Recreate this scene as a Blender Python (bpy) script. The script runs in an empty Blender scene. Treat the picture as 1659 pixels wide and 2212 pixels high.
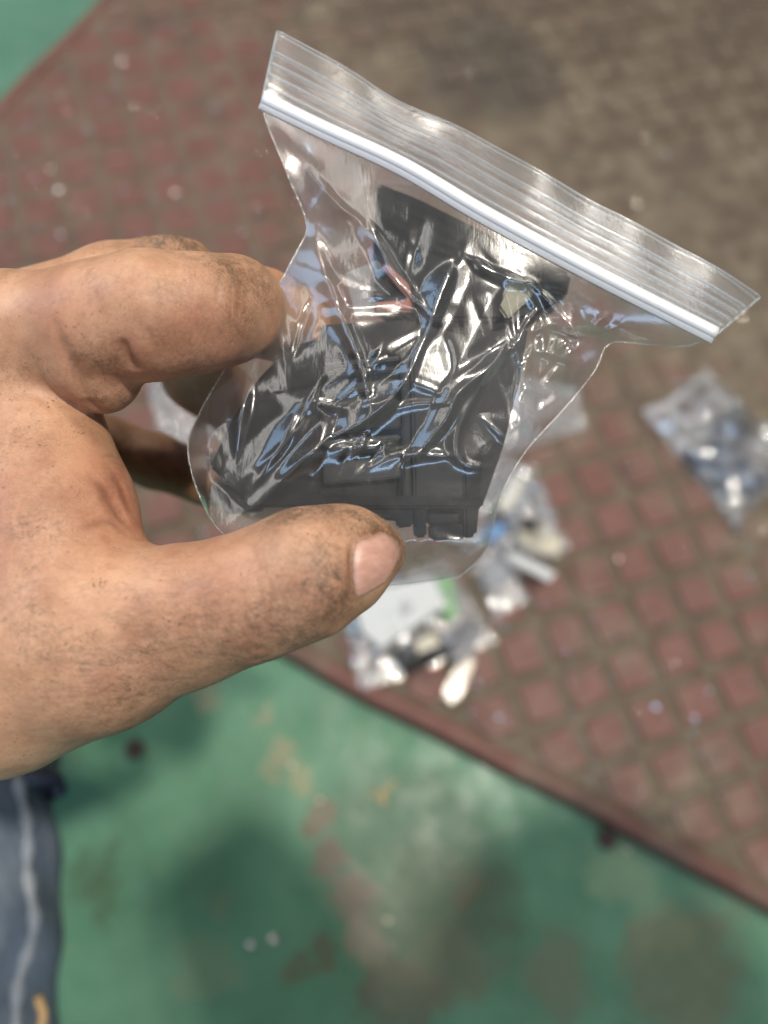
import bpy, bmesh, math, random
import numpy as np
from mathutils import Vector, Matrix
random.seed(7); np.random.seed(7)
SC = bpy.context.scene
COL = SC.collection

# ------------------------------------------------------------------ camera
PITCH = 0.045                       # one square of the waffle mat
ZM = 0.020                          # top of the mat's squares
RG = np.array([[0.94494624, 0.31469283, -0.0896941],
               [-0.26684211, 0.89971289, 0.34541568],
               [0.18939878, -0.30246509, 0.93415361]])      # mat grid -> camera (x right, y down, z forward)
TG = np.array([3.05644049, 3.67917312, 14.97300061])
S2 = 2 ** -.5
MW = np.array([[S2, S2, 0], [S2, -S2, 0], [0, 0, -1]])      # grid -> world (x along the mat's near edge)
CPOS = MW @ (-RG.T @ TG) * PITCH + np.array([0, 0, ZM])
CR = MW @ RG.T @ np.diag([1, -1, -1])                       # camera axes (right, up, back) in world
CAM_M = Matrix([[*CR[0], CPOS[0]], [*CR[1], CPOS[1]], [*CR[2], CPOS[2]], [0, 0, 0, 1]])
cam_d = bpy.data.cameras.new('camera'); cam = bpy.data.objects.new('camera', cam_d); COL.objects.link(cam)
cam.matrix_world = CAM_M
cam_d.sensor_fit = 'VERTICAL'; cam_d.sensor_height = 34.6; cam_d.sensor_width = 25.95; cam_d.lens = 26.0
cam_d.clip_start = 0.01; cam_d.clip_end = 50
cam_d.dof.use_dof = True; cam_d.dof.focus_distance = 0.172; cam_d.dof.aperture_fstop = 5.9
SC.camera = cam
F = 1662.0                          # focal length in the units of a 1659 x 2212 view
def P(u, v, d):                     # a point d metres in front of the lens, camera axes
    return np.array([(u - 829.5) / F * d, -(v - 1106) / F * d, -d])
def W(p):                           # camera axes -> world
    return CR @ np.asarray(p, float) + CPOS
def ground(u, v, z=ZM):             # where a line of sight meets the level z
    d = CR @ P(u, v, 1.0); return CPOS + d * ((z - CPOS[2]) / d[2])

# ------------------------------------------------------------------ world and lamps
wd = bpy.data.worlds.new('World'); SC.world = wd; wd.use_nodes = True
bgn = wd.node_tree.nodes['Background']; bgn.inputs[0].default_value = (0.78, 0.80, 0.84, 1); bgn.inputs[1].default_value = 0.10
RH = Vector((CR[0][0], CR[1][0], 0)).normalized()           # picture right, level
FH = Vector((0, 0, 1)).cross(RH)                            # picture up = away from the viewer, level
def lamp(name, right, away, z, sx, sy, power, color, aim=(0, 0.1, 0.1), shape='RECTANGLE'):
    l = bpy.data.lights.new(name, 'AREA'); l.shape = shape; l.size = sx; l.size_y = sy; l.energy = power; l.color = color
    o = bpy.data.objects.new(name, l); COL.objects.link(o)
    base = Vector(CPOS) ; base.z = 0
    o.location = base + RH * right + FH * away + Vector((0, 0, z))
    tgt = base + RH * aim[0] + FH * aim[1] + Vector((0, 0, aim[2]))
    if aim[0] == right and aim[1] == away: o.rotation_euler = (0, 0, math.atan2(RH.y, RH.x))
    else: o.rotation_euler = (tgt - o.location).to_track_quat('-Z', 'Y').to_euler()
    return o
SLOPE = RH * .24 + FH * .06 + Vector((0, 0, 1))            # towards the main lamp
lamp('high_bay_lamp', .24 * 3.6, .06 * 3.6, 3.6, .15, .15, 124, (1, .92, .80), shape='DISK')
lamp('high_bay_lamp_far', -.9, 2.6, 3.7, .26, .26, 50, (1, .90, .76), shape='DISK')
for rr, aw in ((-1.75, .4), (1.9, .2)): lamp('roof_panel', rr, aw, 3.9, .55, 5.0, 46, (1, .96, .90), aim=(rr, aw, 0))
lamp('roof_panel_far', .2, 2.9, 3.9, 2.6, .5, 22, (1, .96, .90), aim=(.2, 2.9, 0))
lamp('open_doorway', -3.0, 1.2, 2.2, 1.8, 2.6, 74, (.45, .68, 1.0))
lamp('roof_light', .6, -2.5, 3.2, 2.2, .60, 40, (.45, .68, 1.0))
SC.view_settings.view_transform = 'Standard'; SC.view_settings.look = 'None'
SC.view_settings.exposure = -0.22; SC.view_settings.gamma = 1.0; SC.view_settings.use_curve_mapping = False
SC.cycles.max_bounces = 6; SC.cycles.diffuse_bounces = 3; SC.cycles.glossy_bounces = 3; SC.cycles.transparent_max_bounces = 32; SC.cycles.use_denoising = True
SC.cycles.caustics_reflective = False; SC.cycles.caustics_refractive = False
SC.cycles.sample_clamp_indirect = 6.0; SC.cycles.use_adaptive_sampling = True; SC.cycles.adaptive_threshold = .02

# ------------------------------------------------------------------ object helpers
def tag(o, label=None, cat=None, group=None, kind=None):
    if label: o['label'] = label
    if cat: o['category'] = cat
    if group: o['group'] = group
    if kind: o['kind'] = kind
    return o
def empty(name, loc):
    o = bpy.data.objects.new(name, None); COL.objects.link(o); o.location = loc; o.empty_display_size = .01
    return o
def link(name, me, mat=None, parent=None, smooth=False):
    o = bpy.data.objects.new(name, me); COL.objects.link(o)
    if mat and not me.materials: me.materials.append(mat)
    if smooth: me.polygons.foreach_set('use_smooth', [True] * len(me.polygons))
    if parent is not None:
        o.parent = parent
        pm = Matrix.Translation(parent.location) @ parent.rotation_euler.to_matrix().to_4x4() if parent.parent is None else parent.matrix_world
        o.matrix_parent_inverse = Matrix.Identity(4)
    return o
def mesh(name, verts, faces):
    me = bpy.data.meshes.new(name); me.from_pydata([tuple(map(float, v)) for v in verts], [], [tuple(map(int, f)) for f in faces]); me.update(); return me
def world_obj(name, verts_w, faces, mat, parent=None, smooth=False):
    """mesh given in world coordinates; a child keeps them relative to its (unrotated) parents"""
    off = Vector((0, 0, 0)); q = parent
    while q is not None: off += q.location; q = q.parent
    v = np.asarray(verts_w, float) - np.array(off)
    return link(name, mesh(name, v, faces), mat, parent, smooth)
def bm_obj(name, bm, mat, parent=None, smooth=False):
    bmesh.ops.recalc_face_normals(bm, faces=bm.faces)
    v = [tuple(x.co) for x in bm.verts]; bm.verts.index_update()
    f = [[x.index for x in fc.verts] for fc in bm.faces]; bm.free()
    return world_obj(name, v, f, mat, parent, smooth)
def prism_bm(top, bot, bevel=0.0, seg=1):
    """solid between two rings of the same length (world points)"""
    bm = bmesh.new(); n = len(top)
    a = [bm.verts.new(tuple(p)) for p in top]; b = [bm.verts.new(tuple(p)) for p in bot]
    bm.faces.new(a); bm.faces.new(b[::-1])
    for i in range(n): bm.faces.new((a[i], b[i], b[(i + 1) % n], a[(i + 1) % n]))
    bmesh.ops.recalc_face_normals(bm, faces=bm.faces)
    if bevel: bmesh.ops.bevel(bm, geom=bm.edges[:], offset=bevel, segments=seg, affect='EDGES', clamp_overlap=True)
    return bm
def plate(name, poly, front, thick, mat, parent, bevel=.0005):
    """extruded outline: poly of (u, v); front = depth or function (u, v) -> depth; thick in metres"""
    fd = front if callable(front) else (lambda u, v: front)
    top = [P(u, v, fd(u, v)) for u, v in poly]
    bot = [p + np.array([0, 0, -thick]) for p in top]
    return bm_obj(name, prism_bm([W(p) for p in top], [W(p) for p in bot], bevel, 2), mat, parent)
def tube(path, rad, seg=8, closed=False):
    """verts, faces of a tube along world points; rad a number or list"""
    path = [np.asarray(p, float) for p in path]; n = len(path); V = []; Fc = []
    rad = rad if hasattr(rad, '__len__') else [rad] * n
    up = np.array([0.13, 0.31, 0.94])
    for i in range(n):
        t = path[min(i + 1, n - 1)] - path[max(i - 1, 0)]; t /= np.linalg.norm(t) + 1e-12
        a = np.cross(t, up); a /= np.linalg.norm(a) + 1e-12; b = np.cross(t, a)
        for k in range(seg):
            w = 2 * math.pi * k / seg; V.append(path[i] + rad[i] * (math.cos(w) * a + math.sin(w) * b))
    for i in range(n - 1):
        for k in range(seg):
            Fc.append((i * seg + k, i * seg + (k + 1) % seg, (i + 1) * seg + (k + 1) % seg, (i + 1) * seg + k))
    Fc.append(tuple(range(seg))[::-1]); Fc.append(tuple((n - 1) * seg + k for k in range(seg)))
    return V, Fc
def smoothpath(pts, n):
    """Catmull-Rom through the points, n samples evenly spaced"""
    p = np.asarray(pts, float); q = np.vstack([2 * p[0] - p[1], p, 2 * p[-1] - p[-2]]); out = []
    for i in range(1, len(q) - 2):
        for t in np.linspace(0, 1, 24, endpoint=False):
            a, b, c, d = q[i - 1], q[i], q[i + 1], q[i + 2]
            out.append(.5 * (2 * b + (c - a) * t + (2 * a - 5 * b + 4 * c - d) * t * t + (3 * b - a - 3 * c + d) * t ** 3))
    out.append(p[-1]); out = np.array(out)
    s = np.r_[0, np.cumsum(np.linalg.norm(np.diff(out, axis=0), axis=1))]; k = np.linspace(0, s[-1], n)
    return np.stack([np.interp(k, s, out[:, j]) for j in range(out.shape[1])], 1)

# ------------------------------------------------------------------ material helpers
class NT:
    def __init__(s, name):
        s.m = bpy.data.materials.new(name); s.m.use_nodes = True; s.t = s.m.node_tree; s.t.nodes.clear()
        s.out = s.t.nodes.new('ShaderNodeOutputMaterial'); s.co = None
    def n(s, typ, ins=None, **kw):
        nd = s.t.nodes.new('ShaderNode' + typ)
        for k, v in kw.items(): setattr(nd, k, v)
        for k, v in (ins or {}).items(): s.put(nd.inputs[k], v)
        return nd
    def put(s, sock, v):
        if isinstance(v, bpy.types.NodeSocket): s.t.links.new(v, sock)
        elif isinstance(v, bpy.types.Node): s.t.links.new(v.outputs[0], sock)
        else:
            if hasattr(v, '__len__') and len(v) == 3 and sock.type == 'RGBA': v = (*v, 1)
            sock.default_value = v
    def coord(s, kind='Object'):
        if s.co is None: s.co = s.n('TexCoord')
        return s.co.outputs[kind]
    def pos(s): return s.n('NewGeometry').outputs['Position']
    def math(s, op, a, b=0.0, clamp=False):
        nd = s.n('Math', operation=op, use_clamp=clamp); s.put(nd.inputs[0], a); s.put(nd.inputs[1], b); return nd.outputs[0]
    def vmath(s, op, a, b=(0, 0, 0)):
        nd = s.n('VectorMath', operation=op); s.put(nd.inputs[0], a); s.put(nd.inputs[1], b); return nd
    def noise(s, vec, scale, detail=4, rough=.55, dist=0.0):
        return s.n('TexNoise', {'Vector': vec, 'Scale': scale, 'Detail': detail, 'Roughness': rough, 'Distortion': dist}).outputs[0]
    def vor(s, vec, scale, feature='F1', rnd=1.0, out='Distance'):
        return s.n('TexVoronoi', {'Vector': vec, 'Scale': scale, 'Randomness': rnd}, feature=feature).outputs[out]
    def ramp(s, fac, stops, interp='LINEAR'):
        nd = s.n('ValToRGB', {'Fac': fac}); cr = nd.color_ramp; cr.interpolation = interp
        while len(cr.elements) < len(stops): cr.elements.new(.5)
        for e, (p, c) in zip(cr.elements, stops):
            e.position = p; e.color = (c, c, c, 1) if not hasattr(c, '__len__') else (*c, 1)
        return nd.outputs[0]
    def mix(s, fac, a, b, blend='MIX'):
        nd = s.n('Mix', data_type='RGBA', blend_type=blend); s.put(nd.inputs[0], fac); s.put(nd.inputs[6], a); s.put(nd.inputs[7], b); return nd.outputs[2]
    def attr(s, name): return s.n('Attribute', attribute_name=name).outputs['Fac']
    def mapping(s, vec, rot=(0, 0, 0), scale=(1, 1, 1), loc=(0, 0, 0)):
        return s.n('Mapping', {'Vector': vec, 'Rotation': rot, 'Scale': scale, 'Location': loc}).outputs[0]
    def bump(s, h, strength=.5, dist=.001, normal=None):
        nd = s.n('Bump', {'Height': h, 'Strength': strength, 'Distance': dist})
        if normal is not None: s.put(nd.inputs['Normal'], normal)
        return nd.outputs[0]
    def bsdf(s, **kw):
        nd = s.n('BsdfPrincipled'); 
        for k, v in kw.items(): s.put(nd.inputs[k.replace('_', ' ')], v)
        s.t.links.new(nd.outputs[0], s.out.inputs[0]); return nd
    def spot(s, vec, c, r, soft=.5, wob=None):
        """1 inside a disc round c (x, y), 0 outside, ragged by the noise vector wob"""
        v = s.vmath('MULTIPLY', vec, (1, 1, 0)).outputs[0]
        if wob is not None: v = s.vmath('ADD', v, wob).outputs[0]
        d = s.vmath('DISTANCE', v, (c[0], c[1], 0)).outputs['Value']
        return s.n('MapRange', {'Value': d, 'From Min': r * (1 - soft), 'From Max': r * (1 + soft), 'To Min': 1.0, 'To Max': 0.0}, interpolation_type='SMOOTHSTEP').outputs[0]
def plain(name, color, rough=.5, spec=.5, grain=.06, scale=900, metallic=0.0, bump=.15):
    n = NT(name); c = n.coord(); z = n.noise(c, scale, 3)
    lo = tuple(x * (1 - 2.5 * grain) for x in color); hi = tuple(min(1, x * (1 + 2.5 * grain)) for x in color)
    n.bsdf(Base_Color=n.ramp(z, [(.3, lo), (.7, hi)]), Roughness=rough, Specular_IOR_Level=spec, Metallic=metallic,
           Normal=n.bump(n.noise(c, scale * 2, 2), bump, .0003))
    return n.m

# ------------------------------------------------------------------ green floor
def mat_floor():
    n = NT('green_floor_paint'); p = n.pos()
    w1 = n.vmath('SCALE', n.vmath('SUBTRACT', n.n('TexNoise', {'Vector': p, 'Scale': 22.0, 'Detail': 9.0, 'Roughness': .72}).outputs['Color'], (.5, .5, .5)).outputs[0]); w1.inputs['Scale'].default_value = .11
    wob = n.vmath('MULTIPLY', w1.outputs[0], (1, 1, 0)).outputs[0]
    col = n.ramp(n.noise(p, 9, 5, .6), [(.28, (.054, .140, .078)), (.5, (.078, .190, .112)), (.72, (.112, .248, .155))])
    # thinned paint showing chalky concrete
    col = n.mix(n.ramp(n.noise(p, 26, 10, .74, .6), [(.57, 0), (.70, .42)]), col, (.17, .23, .125))
    col = n.mix(n.ramp(n.noise(p, 6.5, 6, .65), [(.52, 0), (.70, .55)]), col, (.085, .15, .10))
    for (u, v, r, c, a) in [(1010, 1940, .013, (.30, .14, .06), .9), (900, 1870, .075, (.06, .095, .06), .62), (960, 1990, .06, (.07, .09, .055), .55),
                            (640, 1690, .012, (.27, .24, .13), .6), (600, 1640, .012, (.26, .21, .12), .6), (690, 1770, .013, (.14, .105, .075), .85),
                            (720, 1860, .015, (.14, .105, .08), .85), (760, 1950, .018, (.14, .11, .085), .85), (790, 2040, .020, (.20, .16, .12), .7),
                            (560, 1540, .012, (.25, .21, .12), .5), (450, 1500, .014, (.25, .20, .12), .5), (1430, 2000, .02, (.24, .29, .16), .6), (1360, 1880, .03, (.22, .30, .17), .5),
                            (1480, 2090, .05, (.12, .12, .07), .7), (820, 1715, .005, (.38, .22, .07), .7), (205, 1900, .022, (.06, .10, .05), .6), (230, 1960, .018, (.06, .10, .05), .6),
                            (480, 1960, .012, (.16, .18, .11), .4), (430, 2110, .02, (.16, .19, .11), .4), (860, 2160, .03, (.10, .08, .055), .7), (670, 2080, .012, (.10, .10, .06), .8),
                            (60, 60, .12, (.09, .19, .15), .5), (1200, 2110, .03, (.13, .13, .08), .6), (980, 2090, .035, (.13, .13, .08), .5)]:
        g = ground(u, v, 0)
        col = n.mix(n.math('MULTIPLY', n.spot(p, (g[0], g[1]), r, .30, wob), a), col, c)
    # scuffs and grit
    col = n.mix(n.ramp(n.noise(n.mapping(p, (0, 0, .7), (18, 90, 1)), 1.6, 5, .6), [(.60, 0), (.72, .30)]), col, (.20, .25, .16))
    col = n.mix(n.ramp(n.vor(p, 75), [(.05, .8), (.10, 0)]), col, (.10, .07, .045))
    rough = n.ramp(n.noise(p, 30, 5), [(.35, .30), (.7, .58)])
    n.bsdf(Base_Color=col, Roughness=rough, Specular_IOR_Level=.28, Normal=n.bump(n.noise(p, 120, 6, .6), .35, .0015))
    return n.m
fl = mesh('floor', [(-4, -4, 0), (4, -4, 0), (4, 4, 0), (-4, 4, 0)], [(0, 1, 2, 3)])
tag(link('floor', fl, mat_floor()), 'worn green painted workshop floor with stains', kind='structure')

# ------------------------------------------------------------------ red waffle mat
X0, X1, Y0, Y1 = -17.6 * PITCH, 13 * PITCH, -1.46 * PITCH, 29 * PITCH
def mat_rubber(name, base, groove):
    n = NT(name); p = n.pos()
    rnd = n.n('ObjectInfo').outputs['Random']
    col = n.ramp(n.noise(p, 60, 5, .6), [(.3, tuple(x * .82 for x in base)), (.7, tuple(x * 1.12 for x in base))])
    if not groove: col = n.mix(n.math('MULTIPLY', rnd, .30), col, (.185, .088, .076))
    wearm = n.n('MapRange', {'Value': n.vmath('DOT_PRODUCT', p, (-.35, .85, 0)).outputs['Value'], 'From Min': .08, 'From Max': .50}).outputs[0]
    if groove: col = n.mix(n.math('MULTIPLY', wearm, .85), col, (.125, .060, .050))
    # trodden dirt: thick far off to the right, thin by the near edge
    far_shade = n.n('MapRange', {'Value': n.vmath('DOT_PRODUCT', p, (.10, .95, 0)).outputs['Value'], 'From Min': .20, 'From Max': .75, 'To Min': -.06, 'To Max': .10}).outputs[0]  # dark dirt spots crowd far off, standing in for light falloff
    far = n.n('MapRange', {'Value': n.vmath('DOT_PRODUCT', p, (.30, .85, 0)).outputs['Value'], 'From Min': .16, 'From Max': .50, 'To Min': -.16, 'To Max': .22}).outputs[0]
    rt = n.n('MapRange', {'Value': n.vmath('DOT_PRODUCT', p, (.85, -.25, 0)).outputs['Value'], 'From Min': -.75, 'From Max': -.15, 'To Min': -.03, 'To Max': .06}).outputs[0]
    dn = n.math('ADD', n.math('ADD', n.noise(p, 11, 7, .62, .4), far), rt)
    dirt = n.ramp(dn, [(.40, .04 if not groove else .45), (.66, .88)])
    col = n.mix(dirt, col, n.ramp(n.noise(p, 45, 4), [(.3, (.115, .095, .065)), (.7, (.205, .175, .125))]))
    col = n.mix(n.ramp(n.math('ADD', n.noise(p, 20, 8, .74), far_shade), [(.47, 0), (.64, .7)]), col, (.075, .055, .045))
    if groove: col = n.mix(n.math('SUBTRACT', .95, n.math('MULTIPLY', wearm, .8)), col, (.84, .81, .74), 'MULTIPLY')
    g = ground(1050, 150, ZM)
    col = n.mix(n.math('MULTIPLY', n.spot(p, (g[0], g[1]), .085, .5), .55), col, (.055, .05, .042))
    n.bsdf(Base_Color=col, Roughness=n.ramp(n.noise(p, 70, 4), [(.3, .42), (.7, .66)]), Specular_IOR_Level=.25,
           Normal=n.bump(n.noise(p, 260, 5, .65), .4, .0008))
    return n.m
M_RUB = mat_rubber('red_rubber', (.148, .066, .052), False)
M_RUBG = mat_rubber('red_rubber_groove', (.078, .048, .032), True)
matE = empty('rubber_mat', (X0, Y0, 0))
tag(matE, 'reddish brown rubber mat with raised squares and a rolled rim on the floor', 'mat')
zg = ZM - .0030
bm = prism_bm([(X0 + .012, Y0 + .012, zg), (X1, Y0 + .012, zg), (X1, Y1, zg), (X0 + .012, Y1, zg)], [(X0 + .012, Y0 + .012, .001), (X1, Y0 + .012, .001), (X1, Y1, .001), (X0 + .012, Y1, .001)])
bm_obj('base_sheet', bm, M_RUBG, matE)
def rim(path_a, path_b, nrm):
    """rolled edge: profile across nrm (pointing to the inside of the mat)"""
    prof = [(-.003, .001), (-.003, .012), (-.001, .0185), (.0025, .0215), (.0075, .0222), (.0120, .0205), (.0145, .0172), (.0150, .0160)]
    V = []; Fc = []; k = len(prof); N = 60
    a = np.array(path_a, float); b = np.array(path_b, float); nrm = np.array(nrm, float)
    for i in range(N + 1):
        t = i / N; q = a + (b - a) * t; wob = .0012 * math.sin(t * 23) + .0008 * math.sin(t * 61 + 1)
        for (o, z) in prof: V.append((q[0] + nrm[0] * (o + wob), q[1] + nrm[1] * (o + wob), z + (.0007 * math.sin(t * 40) if z > .01 else 0)))
    for i in range(N):
        for j in range(k - 1): Fc.append((i * k + j, (i + 1) * k + j, (i + 1) * k + j + 1, i * k + j + 1))
    return V, Fc
world_obj('rim', *rim((X0, Y0, 0), (X1, Y0, 0), (0, 1, 0)), M_RUB, matE, True)
world_obj('rim', *rim((X0, Y1, 0), (X0, Y0, 0), (1, 0, 0)), M_RUB, matE, True)
def clip(poly, ax, val, keep_gt=True):
    out = []
    for i in range(len(poly)):
        a, b = poly[i], poly[(i + 1) % len(poly)]
        ia = (a[ax] > val) == keep_gt; ib = (b[ax] > val) == keep_gt
        if ia: out.append(a)
        if ia != ib:
            t = (val - a[ax]) / (b[ax] - a[ax]); out.append(tuple(a[k] + t * (b[k] - a[k]) for k in range(2)))
    return out
def seen(x, y, z, m=70):
    q = CR.T @ (np.array([x, y, z]) - CPOS)
    if q[2] > -.02: return None
    u, v = 829.5 + F * q[0] / -q[2], 1106 - F * q[1] / -q[2]
    return -q[2] if -m < u < 1659 + m and -m < v < 2212 + m else None
pads = []
hw = .375 * PITCH
for i in range(-40, 50):
    for j in range(-50, 40):
        cx, cy = (i + j) * S2 * PITCH, (i - j) * S2 * PITCH
        if not (X0 - .02 < cx < X1 and Y0 - .02 < cy < Y1): continue
        sq = [((i + a + j + b) * S2 * PITCH, (i + a - j - b) * S2 * PITCH) for a, b in ((-.375, -.375), (-.375, .375), (.375, .375), (.375, -.375))]
        sq = clip(sq, 0, X0 + .0185); 
        if len(sq) > 2: sq = clip(sq, 1, Y0 + .0185)
        if len(sq) < 3: continue
        ar = abs(sum(sq[k][0] * sq[(k + 1) % len(sq)][1] - sq[(k + 1) % len(sq)][0] * sq[k][1] for k in range(len(sq)))) / 2
        if ar < 1e-4: continue
        d = seen(cx, cy, ZM); pads.append((d if d else 9 + math.hypot(cx, cy), cx, cy, sq, ar))
pads.sort(key=lambda q: q[0])
full = (2 * hw) ** 2
def pad_geo(sq, cx, cy, ox=0, oy=0):
    top = []; n = len(sq)
    mx = sum(q[0] for q in sq) / n; my = sum(q[1] for q in sq) / n
    ring = lambda s, z: [(mx + (q[0] - mx) * s - ox, my + (q[1] - my) * s - oy, z) for q in sq]
    V = ring(1.03, zg - .0008) + ring(.985, ZM - .0006) + ring(.94, ZM); Fc = []
    for l in range(2):
        for k in range(n): Fc.append((l * n + k, l * n + (k + 1) % n, (l + 1) * n + (k + 1) % n, (l + 1) * n + k))
    Fc.append(tuple(2 * n + k for k in range(n)))
    return V, Fc
def orient(V, Fc):
    bm = bmesh.new(); vs = [bm.verts.new(v) for v in V]
    for f in Fc: bm.faces.new([vs[k] for k in f])
    bmesh.ops.recalc_face_normals(bm, faces=bm.faces)
    if max(bm.faces, key=lambda f: f.calc_center_median().z).normal.z < 0: bmesh.ops.reverse_faces(bm, faces=bm.faces)
    return bm
shared = None; SV, SF = [], []
nind = 0
for (d, cx, cy, sq, ar) in pads:
    if d < 9 and nind < 300:
        nind += 1
        if ar > .999 * full and shared is not None:
            o = bpy.data.objects.new('square', shared); COL.objects.link(o); o.parent = matE
        else:
            V, Fc = pad_geo(sq, cx, cy, cx, cy); bm = orient(V, Fc); me = bpy.data.meshes.new('square'); bm.to_mesh(me); bm.free()
            me.materials.append(M_RUB)
            o = bpy.data.objects.new('square', me); COL.objects.link(o); o.parent = matE
            if ar > .999 * full: shared = me
        wear = min(1, max(0, (cy * .85 - cx * .35 - .10) / .45)) * (.75 + .25 * math.sin(cx * 31 + cy * 17))
        o.location = (cx - X0, cy - Y0, -.0027 * wear - .0002 * random.random()); o.rotation_euler.z = random.gauss(0, .018)
        if ar > .999 * full: o.scale = (random.uniform(.95, 1.02), random.uniform(.95, 1.02), 1)
    else:
        V, Fc = pad_geo(sq, cx, cy); b0 = len(SV); SV += V; SF += [tuple(b0 + k for k in f) for f in Fc]
if SV:
    bm = orient(SV, SF); tag(bm_obj('outer_squares', bm, M_RUB, matE), kind='stuff')

# ------------------------------------------------------------------ clear film
def mat_film(name, haze=.05, tint=(.965, .97, .975), scale=1.0, rough=.05, bumps=.07, boost=2.0, crease=.0, soft=.5):
    n = NT(name); c = n.coord()
    geo = n.n('NewGeometry')
    h = n.math('ADD', n.math('MULTIPLY', n.noise(c, 150 * scale, 4, .6, .8), 1.0), n.math('MULTIPLY', n.vor(n.vmath('ADD', c, n.vmath('SCALE', n.n('TexNoise', {'Vector': c, 'Scale': 60.0 * scale}).outputs['Color']).outputs[0]).outputs[0], 90 * scale), .0))
    nb = n.bump(h, bumps, .0009)
    nb = n.bump(n.noise(n.mapping(c, (0, 0, .6), (1, .25, 1)), 1500 * scale, 3), .12, .0002, nb)
    ior = n.math('ADD', 1.5, n.math('MULTIPLY', geo.outputs['Backfacing'], 1 / 1.5 - 1.5))
    fr = n.n('Fresnel', {'IOR': ior, 'Normal': nb}).outputs[0]
    fac = n.math('MULTIPLY', fr, boost, True)
    tr = n.n('BsdfTransparent', {'Color': tint})
    g1 = n.n('BsdfGlossy', {'Color': (1, 1, 1), 'Roughness': rough, 'Normal': nb}); g2 = n.n('BsdfGlossy', {'Color': (1, 1, 1), 'Roughness': .23, 'Normal': nb})
    gl = n.n('MixShader', {0: soft, 1: g1.outputs[0], 2: g2.outputs[0]})
    df = n.n('BsdfDiffuse', {'Color': (.92, .93, .95)}); tl = n.n('BsdfTranslucent', {'Color': (.92, .93, .95)})
    dd = n.n('MixShader', {0: .5, 1: df.outputs[0], 2: tl.outputs[0]})
    hz = n.ramp(n.noise(c, 45 * scale, 6, .7), [(.3, haze * .5), (.62, haze), (.80, min(1, haze * 2.6))])
    hz = n.math('ADD', hz, n.math('MULTIPLY', n.attr('crease'), .10), True)
    m1 = n.n('MixShader', {0: hz, 1: tr.outputs[0], 2: dd.outputs[0]})
    m2 = n.n('MixShader', {0: fac, 1: m1.outputs[0], 2: gl.outputs[0]})
    n.t.links.new(m2.outputs[0], n.out.inputs[0])
    return n.m
M_FILM = mat_film('clear_film', .050, boost=1.9, soft=.55, rough=.10)
M_LIP = mat_film('clear_film_lip', .10, rough=.12)
M_BGFILM = mat_film('clear_film_bag', .15, rough=.05, bumps=.3, boost=4.2)
M_MILK = mat_film('milky_film_bag', .26, rough=.08, bumps=.4, boost=2.0)
M_BLACK = plain('black_plastic', (.0035, .004, .005), .46, .10, .10, 1200, bump=.04)
M_RIB_LIT = plain('lit_rib_black_plastic', (.014, .015, .016), .30, .35, .10, 1200, bump=.04)  # lighter copy of the black plastic, making alternate ribs look lit
M_BLACK2 = plain('dark_grey_plastic', (.006, .0065, .0075), .44, .14, .10, 1200, bump=.04)
M_WHITE = plain('white_paper', (.50, .51, .50), .6, .3)
M_CREAM = plain('cream_plastic', (.46, .42, .32), .4, .5)
M_GREEN = plain('green_plastic', (.12, .30, .12), .45, .5)
M_BLUE = plain('blue_plastic', (.06, .20, .42), .4, .5)
M_NAVY = plain('navy_plastic', (.015, .022, .045), .35, .5)
M_ORANGE = plain('orange_red_plastic', (.27, .085, .05), .4, .5)
M_YELLOW = plain('pale_yellow_plastic', (.20, .18, .11), .4, .5)
M_STEEL = plain('steel', (.62, .60, .56), .22, .5, .08, 900, 1.0)
M_DARKSTEEL = plain('oily_steel', (.06, .04, .035), .5, .5, .2, 600, .3)

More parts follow.
